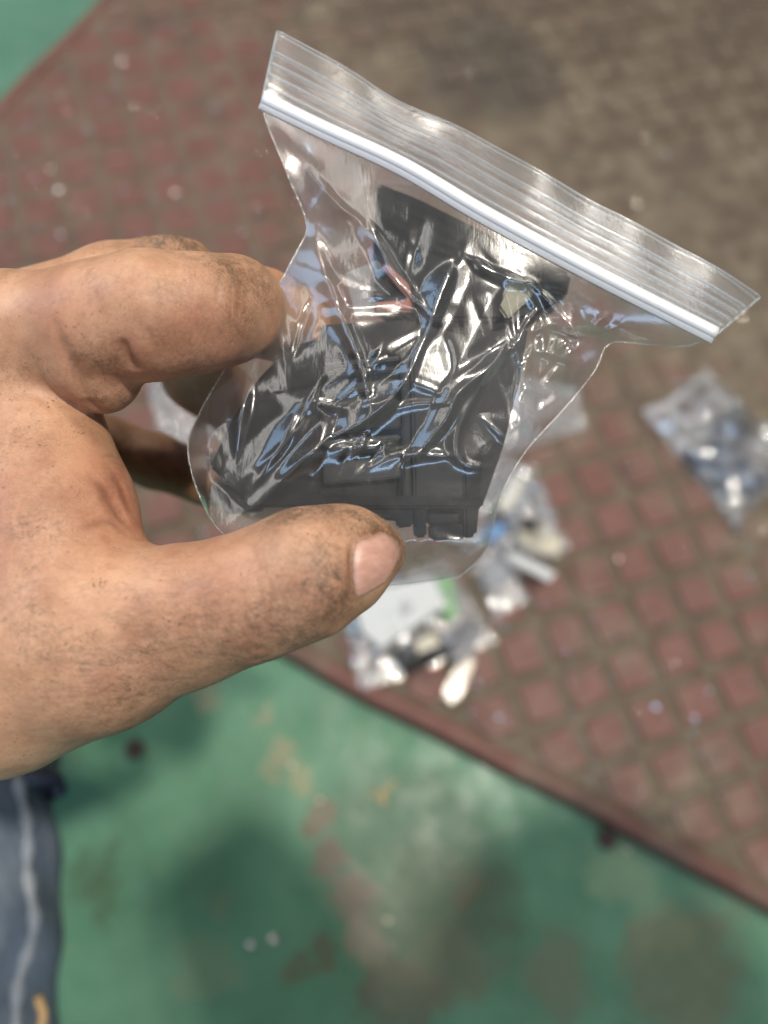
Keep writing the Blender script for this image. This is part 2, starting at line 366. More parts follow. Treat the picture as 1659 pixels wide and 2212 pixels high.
from mathutils.geometry import delaunay_2d_cdt
def facet_relief(x, y, lo, hi, spacing, amp, seed, lines=(), stretch=1.0, ang=0.0):
    """height of crumpled film at x, y: flat facets between straight ridges.  lines = (points, height, half width) of long folds"""
    rs = np.random.RandomState(seed); pts = []; hts = []
    ca, sa = math.cos(ang), math.sin(ang)
    def add(p, h, gap):
        for q in pts:
            dx, dy = p[0] - q[0], p[1] - q[1]; a, b = (dx * ca + dy * sa) / stretch, -dx * sa + dy * ca
            if a * a + b * b < gap * gap: return
        pts.append((float(p[0]), float(p[1]))); hts.append(h)
    for pl, h, wd in lines:
        q = smoothpath(np.array(pl, float), max(3, int(np.sum(np.linalg.norm(np.diff(np.array(pl, float), axis=0), axis=1)) / (spacing * .55))))
        for k, p in enumerate(q):
            e = min(1, .35 + 2.2 * min(k, len(q) - 1 - k) / max(1, len(q) - 1)); add(p, h * e * rs.uniform(.75, 1.15), spacing * .30)
        t = np.gradient(q, axis=0); t /= np.linalg.norm(t, axis=1)[:, None] + 1e-9
        for k in range(len(q)):
            for sd in (-1, 1):
                add(q[k] + sd * wd * np.array([-t[k][1], t[k][0]]) * rs.uniform(.8, 1.25), -h * .18 * rs.rand(), spacing * .42)
    for k in range(2600):
        add((rs.uniform(lo[0], hi[0]), rs.uniform(lo[1], hi[1])), rs.normal(0, amp) * (1 if rs.rand() < .75 else 1.8), spacing * .62)
    m = spacing
    for cx in (lo[0] - m, hi[0] + m):
        for cy in (lo[1] - m, hi[1] + m): pts.append((cx, cy)); hts.append(0)
    vs, _, tris, ov, _, _ = delaunay_2d_cdt([Vector(p) for p in pts], [], [], 0, 1e-9, True)
    hv = [hts[o[0]] if o else 0 for o in ov]; out = np.zeros(x.shape)
    for t in tris:
        a, b, c = (vs[k] for k in t); m = (x >= min(a.x, b.x, c.x)) & (x <= max(a.x, b.x, c.x)) & (y >= min(a.y, b.y, c.y)) & (y <= max(a.y, b.y, c.y))
        if not m.any(): continue
        xx, yy = x[m], y[m]; det = (b.y - c.y) * (a.x - c.x) + (c.x - b.x) * (a.y - c.y)
        if abs(det) < 1e-14: continue
        l1 = ((b.y - c.y) * (xx - c.x) + (c.x - b.x) * (yy - c.y)) / det; l2 = ((c.y - a.y) * (xx - c.x) + (a.x - c.x) * (yy - c.y)) / det; l3 = 1 - l1 - l2
        ok = (l1 >= -1e-6) & (l2 >= -1e-6) & (l3 >= -1e-6); v = out[m]; v[ok] = (l1 * hv[t[0]] + l2 * hv[t[1]] + l3 * hv[t[2]])[ok]; out[m] = v
    return out
def film_bag(label, quad, height, mat, seed, group='clear bags lying on the mat', amp=1.0, z0=ZM + .0008, name='plastic_bag'):
    """bag lying on the mat; quad = four picture points of its corners (clockwise), projected to the mat"""
    g = [ground(u, v, z0)[:2] for u, v in quad]; c = sum(g) / 4
    root = empty(name, (c[0], c[1], z0)); tag(root, label, 'bag', group)
    N = 54; s = np.linspace(0, 1, N); S, T = np.meshgrid(s, s)
    edge = (1 - np.abs(2 * S - 1) ** 2.4) * (1 - np.abs(2 * T - 1) ** 2.4)
    XY = ((1 - S) * (1 - T))[..., None] * g[0] + (S * (1 - T))[..., None] * g[1] + (S * T)[..., None] * g[2] + ((1 - S) * T)[..., None] * g[3]
    wv = .004 * np.sin(S * 9 + seed) * (1 - edge); XY = XY + wv[..., None]
    rel = facet_relief(XY[..., 0], XY[..., 1], XY.reshape(-1, 2).min(0), XY.reshape(-1, 2).max(0), .0068, .0032 * amp, seed) + .005
    for part, sgn in (('top_film', 1), ('bottom_film', 0)):
        if sgn: Z = z0 + .0012 + height * edge ** .7 + rel * (.35 + edge)
        else: Z = z0 + .0004 + .15 * rel * edge
        V = np.dstack([XY, Z]).reshape(-1, 3); Fc = [(i * N + j, i * N + j + 1, (i + 1) * N + j + 1, (i + 1) * N + j) for i in range(N - 1) for j in range(N - 1)]
        world_obj(part, V, Fc, mat, root, False)
    # pressed seal along the first edge
    e0, e1 = g[0], g[1]; inn = (g[3] - g[0]) / np.linalg.norm(g[3] - g[0]); V = []
    pts = [(1 - t) * e0 + t * e1 for t in np.linspace(0, 1, 20)]
    v, f = tube([(q[0] + inn[0] * .008, q[1] + inn[1] * .008, z0 + .0035) for q in pts], .0014, 6)
    world_obj('zip_seal', v, f, M_ZIP, root, True)
    return root
def slab(name, quad, z, h, mat, label, cat, bevel=.0008, group=None):
    """solid lying level on the mat, outline given by picture points"""
    g = [ground(u, v, z) for u, v in quad]; c = sum(g) / len(g)
    o = bm_obj(name, prism_bm([q + np.array([0, 0, h]) - c for q in g], [q - c for q in g], bevel, 2), mat)
    o.location = c; tag(o, label, cat, group); return o
nz = NT('white_zip'); c_ = nz.coord()
nz.bsdf(Base_Color=(.80, .81, .83), Roughness=.5, Specular_IOR_Level=.3, Subsurface_Weight=.35, Subsurface_Radius=(.004, .004, .004), Alpha=.72)
M_ZIP = nz.m

# bags and loose contents on the mat
film_bag('milky white bag lying on the mat behind the held bag and the fingers', [(300, 770), (480, 700), (530, 900), (350, 1000)], .018, M_MILK, 3)
film_bag('milky bag on the mat whose corner shows right of the held bag', [(820, 760), (1235, 840), (1255, 930), (980, 1020)], .014, M_MILK, 5)
film_bag('clear bag with cream connector and blue clip, nearest the bare brown squares', [(1090, 1010), (1170, 1050), (1245, 1180), (1050, 1290)], .014, M_BGFILM, 8)
film_bag('glaring flat clear bag under the right edge of the held bag', [(1000, 960), (1150, 1010), (1130, 1110), (960, 1140)], .010, M_BGFILM, 11)
film_bag('small clear bag with grey pieces lying between white card and cream connector', [(960, 1150), (1080, 1130), (1145, 1290), (1060, 1350)], .012, M_BGFILM, 14)
film_bag('clear bag holding the white card and black parts by the near rim of the mat', [(735, 1270), (950, 1210), (1065, 1390), (790, 1490)], .012, M_BGFILM, 17)
film_bag('clear bag of dark blue parts alone at the right edge of the picture', [(1395, 885), (1520, 800), (1720, 990), (1595, 1140)], .016, M_BGFILM, 23)
slab('paper_card', [(757, 1288), (935, 1244), (962, 1310), (822, 1400), (783, 1367)], ZM + .022, .0012, M_WHITE, 'blank white card lying on the clear bag below the thumb', 'card', .0003)
slab('plastic_strip', [(938, 1255), (972, 1245), (990, 1330), (965, 1352)], ZM + .010, .004, M_GREEN, 'green plastic strip beside the white card inside the bag', 'strip')
slab('connector_block', [(840, 1410), (940, 1365), (975, 1415), (880, 1462)], ZM + .002, .010, M_BLACK, 'black connector block in the bag below the white card', 'connector')
slab('connector_block', [(1000, 1340), (1045, 1350), (1005, 1440), (965, 1425)], ZM + .002, .009, M_NAVY, 'dark connector block at the right end of the bag with white card', 'connector')
slab('connector_block', [(890, 1388), (935, 1368), (950, 1392), (905, 1412)], ZM + .013, .004, M_CREAM, 'small cream connector piece on the black block below the card', 'connector')
slab('plastic_stick', [(950, 1500), (1002, 1412), (1028, 1420), (988, 1518), (960, 1520)], ZM + .003, .009, plain('glossy_cream_plastic', (.55, .50, .40), .12, .6), 'short glossy cream plastic stick lying below the bag with white card', 'stick', .004)
cf = slab('connector_housing', [(1112, 1150), (1138, 1128), (1190, 1146), (1212, 1172), (1202, 1205), (1150, 1196), (1116, 1180)], ZM + .010, .007, M_CREAM, 'cream plastic connector housing under the clear bag by brown squares', 'connector', .002)
slab('connector_pin', [(1130, 1122), (1158, 1130), (1160, 1152), (1132, 1146)], ZM + .018, .005, M_BLACK, 'small black piece lying on the cream connector housing', 'connector', .001)
slab('plastic_strip', [(1085, 1205), (1110, 1196), (1200, 1240), (1185, 1258)], ZM + .019, .003, M_WHITE, 'white plastic strip along the near side of the cream connector housing', 'strip')
slab('plastic_clip', [(1048, 1140), (1088, 1132), (1085, 1160), (1050, 1172)], ZM + .012, .005, M_BLUE, 'bright blue clip beside the cream connector housing', 'clip')
slab('added_glare_block', [(1066, 1106), (1108, 1030), (1138, 1044), (1096, 1116)], ZM + .012, .010, plain('glare_white', (.60, .58, .52), .10, .7), 'added white block standing in for glare beside the right edge of the held bag', 'glare_block', .004)  # added bright block in place of a glare on the film
slab('connector_block', [(1030, 1230), (1080, 1220), (1100, 1260), (1050, 1280)], ZM + .003, .006, plain('grey_plastic', (.35, .35, .36), .4), 'grey connector block inside the small clear bag', 'connector')
slab('connector_block', [(1470, 985), (1560, 930), (1665, 1040), (1585, 1090)], ZM + .003, .010, M_NAVY, 'navy blue connector block inside the bag at the right edge', 'connector', .002)
slab('connector_block', [(1530, 900), (1580, 880), (1630, 930), (1590, 955)], ZM + .003, .008, M_BLACK, 'black connector block at the far side of the bag at the right edge', 'connector', .002)

# ------------------------------------------------------------------ grit and small hardware
V, Fc = [], []
rs = np.random.RandomState(4)
for k in range(1100):
    u, v = (rs.rand() * 1659, rs.rand() * 1250) if k < 420 else (rs.rand() * 720, rs.rand() * 620) if k < 820 else (1000 + rs.rand() * 650, 1100 + rs.rand() * 800)
    g = ground(u, v, ZM + .0006)
    if g[0] < X0 + .02 or g[1] < Y0 + .02: continue
    r = .0006 + .0018 * rs.rand() ** 2; b0 = len(V); a = rs.rand() * 6; tl = rs.normal(0, .22, 2)
    for q in range(4): 
        ang = a + q * math.pi / 2; rr = r * (.6 + .8 * rs.rand()); V.append((g[0] + rr * math.cos(ang), g[1] + rr * math.sin(ang), ZM + .0009 + rr * (tl[0] * math.cos(ang) + tl[1] * math.sin(ang))))
    V.append((g[0], g[1], ZM + .0009 + r * .5)); 
    Fc += [(b0 + q, b0 + (q + 1) % 4, b0 + 4) for q in range(4)]
tag(world_obj('metal_shavings', V, Fc, M_STEEL), 'glinting metal shavings and crumbs scattered over the mat', 'shavings', kind='stuff')
def nut(name, u, v, r, h, mat, label, cat, hole=True):
    g = ground(u, v, 0.001); root = None; bm = bmesh.new()
    n = 6; o = [(r * math.cos(k * math.pi / 3 + u), r * math.sin(k * math.pi / 3 + u)) for k in range(n)]
    ri = .55; ring = []
    for (s, z) in ((1, 0), (1, h * .8), (.9, h), (ri, h), (ri * .95, h * .25)):
        ring.append([bm.verts.new((x * s, y * s, z)) for x, y in o])
    for a, b in zip(ring, ring[1:]):
        for k in range(n): bm.faces.new((a[k], a[(k + 1) % n], b[(k + 1) % n], b[k]))
    bm.faces.new(ring[-1]); 
    ob = bm_obj(name, bm, mat); ob.location = g; tag(ob, label, cat); return ob
nut('hex_nut', 293, 1618, .0085, .007, M_DARKSTEEL, 'dark oily hex nut on green floor below the wrist', 'nut')
nut('hex_nut', 1308, 1812, .0085, .006, M_DARKSTEEL, 'rusty dark hex nut on green floor near the mat rim', 'nut')
def shard(u, v, r, label, mat=M_STEEL, name='metal_shard', z=0.0):
    g = ground(u, v, z); bm = bmesh.new(); bmesh.ops.create_icosphere(bm, subdivisions=2, radius=r)
    for q in bm.verts: q.co = Vector((q.co.x * 1.3, q.co.y, q.co.z * .55)) * (1 + .3 * math.sin(q.co.x * 900 + u) * math.cos(q.co.y * 700))
    ob = bm_obj(name, bm, mat, None, True); ob.location = (g[0], g[1], z + r * .5); tag(ob, label, 'shard'); return ob
shard(541, 2042, .0032, 'left one of two bright metal shards lying on the shaded green floor')
shard(590, 2028, .0032, 'right one of two bright metal shards lying on the shaded green floor')
shard(1355, 1838, .0022, 'tiny pale shard right beside the rusty nut on green floor', M_CREAM)
shard(838, 1988, .0022, 'tiny pale shard alone on the dark stained green floor', M_CREAM)
shard(632, 1655, .0022, 'pale crumb on the worn patch of green floor, upper of two', M_CREAM, 'paint_crumb')
shard(690, 1728, .0022, 'pale crumb on the worn patch of green floor, lower of two', M_CREAM, 'paint_crumb')
#--PART2--

# ------------------------------------------------------------------ the hand: one surface from blended round cones
def pr(a, b):                       # (u, v, depth mm, radius mm) twice -> a round cone
    return (P(a[0], a[1], a[2] / 1000), P(b[0], b[1], b[2] / 1000), a[3] / 1000, b[3] / 1000)
def chain(*p): return [pr(p[k], p[k + 1]) for k in range(len(p) - 1)]
THUMB = chain((806, 1197, 169, 6.5), (738, 1212, 163, 10.3), (655, 1243, 160, 12.3), (525, 1292, 161, 12.7), (410, 1325, 165, 14.8), (215, 1375, 170, 20), (0, 1425, 180, 26), (-330, 1330, 205, 31), (-700, 1300, 225, 33))
PALM = chain((62, 880, 186, 16.0), (112, 1120, 178, 17.5), (140, 1260, 172, 18)) + chain((40, 735, 183, 16), (-150, 850, 196, 20), (-420, 1080, 208, 26)) + chain((-40, 900, 206, 20), (-60, 1180, 206, 24)) \
    + chain((-30, 760, 202, 16), (-30, 980, 226, 17), (-200, 1180, 228, 20)) + chain((-60, 1000, 200, 20), (-500, 1200, 215, 32))
INDEX = chain((40, 728, 182, 15.5), (210, 702, 173, 13.6), (330, 684, 171, 13.2), (430, 672, 175, 12.4), (500, 664, 183, 11.3), (572, 676, 200, 10.6), (640, 706, 215, 10.6), (705, 770, 228, 10.6), (740, 880, 232, 9.4))
PAD = chain((180, 765, 173, 10.0), (224, 812, 176, 8.6))
MIDDLE = chain((-20, 740, 204, 15), (250, 634, 203, 12.6), (375, 603, 205, 11.2), (385, 690, 224, 11.4), (428, 812, 243, 10.8), (545, 905, 252, 10), (700, 950, 248, 8.6))
RING = chain((-40, 900, 228, 14), (120, 925, 240, 10.5), (235, 960, 247, 8.6), (330, 992, 250, 8.5), (455, 1035, 250, 8.2), (620, 1080, 245, 7.6))
LITTLE = chain((-60, 960, 242, 12), (140, 955, 264, 8.0), (330, 997, 274, 7.0), (560, 1050, 270, 6.6))
HGROUPS = [(THUMB, .007), (PALM, .012), (INDEX, .006), (PAD, .0025), (MIDDLE, .005), (RING, .004), (LITTLE, .004)]
HK = [0, .010, .0055, .0028, .0035, .003, .003]
def cone_sdf(p, pa, pb, r1, r2):
    ba = pb - pa; l2 = ba @ ba; rr = r1 - r2; a2 = l2 - rr * rr; il2 = 1 / l2
    q = p - pa; y = q @ ba; z = y - l2
    x = q * l2 - y[:, None] * ba; x2 = np.einsum('ij,ij->i', x, x); y2 = y * y * l2; z2 = z * z * l2
    k = np.sign(rr) * rr * rr * x2
    d = (np.sqrt(x2 * a2 * il2) + y * rr) * il2 - r1
    d = np.where(np.sign(z) * a2 * z2 > k, np.sqrt(x2 + z2) * il2 - r2, d)
    return np.where(np.sign(y) * a2 * y2 < k, np.sqrt(x2 + y2) * il2 - r1, d)
def smin(a, b, k):
    h = np.maximum(k - np.abs(a - b), 0) / k
    return np.minimum(a, b) - h * h * h * k / 6
def hand_core(p):
    tot = None
    for (g, k), kk in zip(HGROUPS, HK):
        d = None
        for c in g:
            e = cone_sdf(p, *c); d = e if d is None else smin(d, e, k)
        tot = d if tot is None else smin(tot, d, kk)
    return tot
def trace(u, v, f=hand_core, d0=.12, d1=.32):
    """first point of the hand's skin on a line of sight"""
    u = np.atleast_1d(np.asarray(u, float)); v = np.atleast_1d(np.asarray(v, float))
    ray = np.stack([(u - 829.5) / F, -(v - 1106) / F, -np.ones_like(u)], 1); t = np.full(len(u), d0); nr = np.linalg.norm(ray, axis=1)
    for _ in range(90):
        s = f(ray * t[:, None]); t = np.minimum(t + .8 * s / nr, d1)
    return ray * t[:, None]
def polyhit(uv, n=14):
    q = smoothpath(np.array(uv, float), n); return trace(q[:, 0], q[:, 1])
# folds of the skin: picture polyline, width mm, depth mm
FOLDS = [([(112, 690), (128, 745), (155, 805), (192, 868)], 1.15, 2.0), ([(266, 730), (272, 765), (298, 802)], 1.1, 2.0), ([(188, 862), (205, 880), (222, 892)], 1.4, 1.2),
         ([(150, 770), (180, 800), (195, 840)], 2.5, .5), ([(524, 590), (517, 640), (508, 690)], 1.1, .45), ([(535, 600), (530, 640), (524, 690)], .9, .3),
         ([(575, 1220), (590, 1280), (580, 1340), (590, 1395)], 1.1, .35), ([(560, 1235), (566, 1290), (560, 1345)], .9, .25), ([(612, 1262), (618, 1315), (606, 1370)], .9, .25),
         ([(625, 1115), (650, 1122), (668, 1140)], .9, .35), ([(600, 1120), (618, 1135), (628, 1150)], .8, .25),
         ([(233, 1010), (262, 1060), (285, 1120)], 2.2, .5), ([(205, 1075), (245, 1085), (282, 1140)], 1.5, .5), ([(180, 1030), (225, 1062), (262, 1120), (290, 1150)], 2.2, .6),
         ([(160, 1150), (235, 1128), (285, 1160)], 1.6, .35), ([(440, 548), (420, 552), (380, 540)], 1.2, .4),
         ([(766, 1160), (757, 1185), (756, 1220), (758, 1260), (764, 1300)], 1.0, .95), ([(762, 1170), (790, 1152), (825, 1148), (850, 1168)], .9, .55), ([(742, 1150), (735, 1200), (738, 1260)], .7, .22), ([(728, 1160), (722, 1210), (724, 1270)], .6, .18)]
FOLDS += [([(u0, v0), (u0 + dx * .5 + 5, v0 + dy * .5), (u0 + dx, v0 + dy)], .7, .16) for u0, v0, dx, dy in ((310, 700, 30, 60), (470, 600, -10, 60), (492, 590, 2, 110), (170, 690, 6, 60), (80, 760, 40, 90), (60, 840, 60, 60), (545, 1170, 20, 90), (585, 1160, 14, 120), (635, 1180, 8, 150), (655, 1200, 4, 140), (675, 1190, 0, 120))]
random.seed(3)
for k in range(40):                 # fine net of wrinkles at the thumb's root
    u = 150 + 400 * random.random(); v = 1330 + (u - 150) * -.05 + 130 * random.random(); L = 30 + 60 * random.random(); s = random.choice((.45, .5, .35, -.35))
    FOLDS.append(([(u, v), (u + L * .5, v + s * L * .5 + random.uniform(-6, 6)), (u + L, v + s * L)], .7, .16))
for k in range(13):                 # close parallel wrinkles in the web
    v = 985 + k * 13; FOLDS.append(([(205 + k * 4, v + 8), (240 + k * 4, v), (268 + k * 3, v + 14)], .55, .16))
FOLD3 = [(polyhit(uv, 16), w / 1000, dp / 1000) for uv, w, dp in FOLDS]
def fold_field(p):
    out = np.zeros(len(p)); dark = np.zeros(len(p))
    for pts, w, dp in FOLD3:
        c = pts.mean(0); R = np.linalg.norm(pts - c, axis=1).max() + 4 * w
        m = np.einsum('ij,ij->i', p - c, p - c) < R * R
        if not m.any(): continue
        q = p[m]; best = np.full(len(q), 9.0); al_ = np.zeros(len(q))
        a = pts[:-1]; b = pts[1:]
        for i in range(len(a)):
            ab = b[i] - a[i]; t = np.clip(((q - a[i]) @ ab) / (ab @ ab + 1e-12), 0, 1); dd = q - a[i] - t[:, None] * ab
            e_ = np.einsum('ij,ij->i', dd, dd); nr_ = e_ < best; best = np.where(nr_, e_, best); al_ = np.where(nr_, (i + t) / len(a), al_)
        tap = np.clip(3.2 * np.minimum(al_, 1 - al_) + .05, 0, 1)
        g = np.exp(-best / (w * w)) * tap; out[m] += dp * g; dark[m] = np.maximum(dark[m], np.exp(-best / (w * w) * 3) * tap * min(1, dp / .0009 + .12))
    return out, dark
def vnoise(p, s, seed):
    q = p * s + seed * 7.31; i = np.floor(q).astype(np.int64); f = q - i; f = f * f * (3 - 2 * f); r = 0
    def hsh(a): 
        n = (a[:, 0] * 73856093) ^ (a[:, 1] * 19349663) ^ (a[:, 2] * 83492791) ^ (seed * 2654435); n = (n * 1103515245 + 12345) & 0x7fffffff; n = ((n >> 7) * 48271 + 11) & 0x7fffffff
        return (n & 0xffff) / 65535.0
    for dx in (0, 1):
        for dy in (0, 1):
            for dz in (0, 1):
                w = (f[:, 0] if dx else 1 - f[:, 0]) * (f[:, 1] if dy else 1 - f[:, 1]) * (f[:, 2] if dz else 1 - f[:, 2])
                r = r + w * hsh(i + np.array([dx, dy, dz]))
    return r
BULGE = [(polyhit([(690, 1270), (691, 1271)], 2)[0], .010, .0010), (polyhit([(345, 745), (346, 746)], 2)[0], .014, .0009), (polyhit([(60, 1110), (61, 1111)], 2)[0], .020, .0012), (polyhit([(330, 1400), (331, 1401)], 2)[0], .018, -.0010), (polyhit([(470, 1210), (471, 1211)], 2)[0], .012, -.0006)]
def hand_sdf(p):
    d = hand_core(p)
    for c, r, a in BULGE: d = d - a * np.exp(-np.einsum('ij,ij->i', p - c, p - c) / (r * r))
    return d + fold_field(p)[0] - .0016 * (vnoise(p, 38, 3) - .5) - .0009 * (vnoise(p, 75, 1) - .5) - .0004 * (vnoise(p, 190, 2) - .5)
def surface_nets(f, lo, hi, h):
    cs = 4 * h; lo = np.array(lo); nc = np.ceil((np.array(hi) - lo) / cs).astype(int) + 1
    ax = [lo[k] + cs * np.arange(nc[k]) for k in range(3)]
    C = hand_core(np.stack(np.meshgrid(*ax, indexing='ij'), -1).reshape(-1, 3) + 1.5 * h).reshape(nc)
    A = np.repeat(np.repeat(np.repeat(C, 4, 0), 4, 1), 4, 2); near = np.abs(C) < h * 2.6 + .0030
    M = np.repeat(np.repeat(np.repeat(near, 4, 0), 4, 1), 4, 2); idx = np.argwhere(M)
    val = np.empty(len(idx))
    for k in range(0, len(idx), 400000): val[k:k + 400000] = f(lo + idx[k:k + 400000] * h)
    A[M] = val
    s = A < 0; n = A.shape
    cnt = np.zeros(tuple(k - 1 for k in n), np.int8)
    for dx in (0, 1):
        for dy in (0, 1):
            for dz in (0, 1): cnt += s[dx:n[0] - 1 + dx, dy:n[1] - 1 + dy, dz:n[2] - 1 + dz]
    cell = np.argwhere((cnt > 0) & (cnt < 8)); vid = np.full(cnt.shape, -1, np.int64); vid[tuple(cell.T)] = np.arange(len(cell))
    acc = np.zeros((len(cell), 3)); num = np.zeros(len(cell)); cor = [(a, b, c) for a in (0, 1) for b in (0, 1) for c in (0, 1)]
    for i, a in enumerate(cor):
        for b in cor[i + 1:]:
            if sum(abs(a[k] - b[k]) for k in range(3)) != 1: continue
            va = A[cell[:, 0] + a[0], cell[:, 1] + a[1], cell[:, 2] + a[2]]; vb = A[cell[:, 0] + b[0], cell[:, 1] + b[1], cell[:, 2] + b[2]]
            m = (va < 0) != (vb < 0); t = np.where(m, va / np.where(m, va - vb, 1), 0)
            acc += m[:, None] * (np.array(a) + t[:, None] * (np.array(b) - np.array(a))); num += m
    V = lo + (cell + acc / num[:, None]) * h; Q = []
    for ax_ in range(3):
        o1, o2 = [(1, 2), (2, 0), (0, 1)][ax_]
        sl0 = [slice(1, n[k] - 1) for k in range(3)]; sl0[ax_] = slice(0, n[ax_] - 1); sl1 = list(sl0); sl1[ax_] = slice(1, n[ax_])
        a = s[tuple(sl0)]; b = s[tuple(sl1)]; off = np.array([1, 1, 1]); off[ax_] = 0
        for flip, mm in ((False, a & ~b), (True, ~a & b)):
            e = np.argwhere(mm) + off; u1 = np.zeros(3, int); u1[o1] = 1; u2 = np.zeros(3, int); u2[o2] = 1
            q = [vid[tuple((e - u1 - u2).T)], vid[tuple((e - u2).T)], vid[tuple(e.T)], vid[tuple((e - u1).T)]]
            q = np.stack(q[::-1] if flip else q, 1); Q.append(q[(q >= 0).all(1)])
    return V, np.vstack(Q)
HV, HQ = surface_nets(hand_sdf, (-.128, -.100, -.290), (.012, .068, -.138), .00078)
for _ in range(1):                  # settle the vertices on the surface
    e = 2e-4; d0 = hand_sdf(HV); g = np.stack([(hand_sdf(HV + np.eye(3)[k] * e) - d0) / e for k in range(3)], 1)
    HV = HV - g * (d0 / (np.einsum('ij,ij->i', g, g) + 1e-6))[:, None]
HN = g / (np.linalg.norm(g, axis=1)[:, None] + 1e-9)

def blobs(p, lst):
    m = np.zeros(len(p))
    for (u, v, r, a), c in zip(lst, trace([q[0] for q in lst], [q[1] for q in lst])):
        dd = p - c; m = np.maximum(m, a * np.exp(-np.einsum('ij,ij->i', dd, dd) / (r / 1000) ** 2))
    return m
DIRT = blobs(HV, [(850, 1165, 7, 1.0), (862, 1200, 4, .8), (815, 1142, 6, .9), (770, 1118, 7, .85), (700, 1100, 7, .9), (640, 1110, 7, .9), (600, 1125, 5, .7), (700, 1255, 8, .85), (735, 1300, 7, .9), (690, 1320, 8, .6), (740, 1220, 6, .5),
                  (560, 1360, 8, .6), (500, 1400, 9, .55), (440, 1385, 10, .45), (640, 1375, 8, .65), (360, 1440, 12, .4), (250, 1460, 12, .35), (300, 1560, 10, .35), (100, 1480, 16, .25),
                  (400, 525, 9, 1.0), (340, 523, 9, .85), (280, 530, 8, .5), (505, 585, 9, .8), (560, 610, 9, .75), (420, 565, 9, .35), (440, 700, 9, .35), (370, 740, 9, .4), (300, 700, 8, .25), (520, 690, 8, .6), (400, 640, 9, .3),
                  (240, 790, 6, .6), (200, 800, 6, .35), (215, 870, 8, .5), (70, 960, 9, .35), (90, 1110, 12, .35), (30, 800, 9, .2), (340, 985, 9, .5), (260, 960, 8, .7), (410, 1010, 8, .6)])
RED = blobs(HV, [(262, 1070, 10, .7), (235, 1030, 9, .5), (285, 1130, 7, .6), (240, 1110, 9, .5), (60, 1100, 14, .35), (470, 1290, 15, .3), (420, 720, 10, .3), (275, 745, 4, .5), (130, 740, 5, .4), (570, 1300, 8, .25), (340, 1010, 8, .35)])
_, CRE = fold_field(HV)
def mat_skin():
    n = NT('grimy_skin'); c = n.coord()
    dirt, red, cre, wz = n.attr('dirt'), n.attr('redness'), n.attr('crease'), n.attr('wrinkle')
    warp = n.vmath('ADD', c, n.vmath('MULTIPLY', n.vmath('SUBTRACT', n.n('TexNoise', {'Vector': c, 'Scale': 190.0, 'Detail': 3.0}).outputs['Color'], (.5, .5, .5)).outputs[0], (.005, .005, .005)).outputs[0]).outputs[0]
    base = n.ramp(n.noise(c, 90, 6, .62), [(.28, (.38, .186, .106)), (.48, (.51, .280, .168)), (.72, (.62, .362, .226))])
    base = n.mix(n.ramp(n.noise(c, 38, 5, .6), [(.46, 0), (.70, .55)]), base, (.40, .175, .105))
    base = n.mix(n.math('MULTIPLY', red, n.ramp(n.noise(c, 500, 3), [(.3, .35), (.7, .95)])), base, (.34, .095, .065))
    pores = n.ramp(n.vor(warp, 780), [(.12, 1), (.30, 0)])
    pm = n.ramp(n.noise(c, 120, 5, .7), [(.48, 0), (.64, .75)])
    base = n.mix(n.math('MULTIPLY', pores, pm), base, (.14, .060, .032))
    # skin grain: small cells everywhere, long slanting lines where the skin is loose
    cell = n.vor(n.mapping(warp, (0, 0, -.45), (.75, 1.2, 1)), 950, 'DISTANCE_TO_EDGE'); cl = n.ramp(cell, [(.0, 1), (.12, 0)])
    l1 = n.ramp(n.noise(n.mapping(warp, (0, 0, .52), (42, 300, 150)), 1.0, 3, .6), [(.50, 0), (.535, 1), (.57, 0)])
    l2 = n.ramp(n.noise(n.mapping(warp, (0, 0, -.30), (60, 330, 150), (3, 1, 2)), 1.0, 3, .6), [(.50, 0), (.53, 1), (.56, 0)])
    lines = n.math('MULTIPLY', n.math('MAXIMUM', l1, n.math('MULTIPLY', l2, .8)), n.math('ADD', n.math('MULTIPLY', wz, .9), .16))
    gr = n.math('MULTIPLY', dirt, n.ramp(n.noise(c, 380, 7, .76), [(.30, .15), (.62, 1.0)]))
    gr = n.math('ADD', gr, n.math('MULTIPLY', n.ramp(n.noise(c, 48, 6, .72), [(.50, 0), (.72, .55)]), n.ramp(n.noise(c, 800, 4, .7), [(.40, 0), (.62, 1)])), True)
    gr = n.math('ADD', gr, n.math('MULTIPLY', cl, n.math('MULTIPLY', n.math('ADD', dirt, .18), .42)), True)
    gr = n.math('ADD', gr, n.math('MULTIPLY', lines, .30), True)
    col = n.mix(n.math('MULTIPLY', gr, .88), base, n.ramp(n.noise(c, 60, 3), [(.35, (.060, .042, .028)), (.65, (.105, .068, .038))]))
    col = n.mix(n.math('MULTIPLY', cre, .75), col, (.12, .040, .022))
    b = n.bump(cl, -.30, .00025)
    b = n.bump(lines, -.55, .0006, b)
    b = n.bump(n.noise(c, 700, 5, .7), .30, .0004, b)
    b = n.bump(pores, -.18, .0002, b)
    rough = n.math('ADD', n.ramp(n.noise(c, 300, 4), [(.3, .40), (.7, .56)]), n.math('MULTIPLY', dirt, .12))
    n.bsdf(Base_Color=col, Roughness=rough, Specular_IOR_Level=.36, Subsurface_Weight=.07, Subsurface_Radius=(.0022, .0009, .0005), Subsurface_Scale=1.0, Normal=b)
    return n.m
WR = blobs(HV, [(330, 1420, 24, 1.0), (480, 1370, 14, .9), (180, 1430, 20, .7), (200, 1520, 20, .6), (560, 1330, 9, .8), (80, 1380, 20, .35)])
H0 = P(330, 1100, .190)
person = empty('person', W(P(-330, 1200, .21)))
tag(person, 'person in blue jeans reaching in with one grimy hand to hold up a bag', 'person')
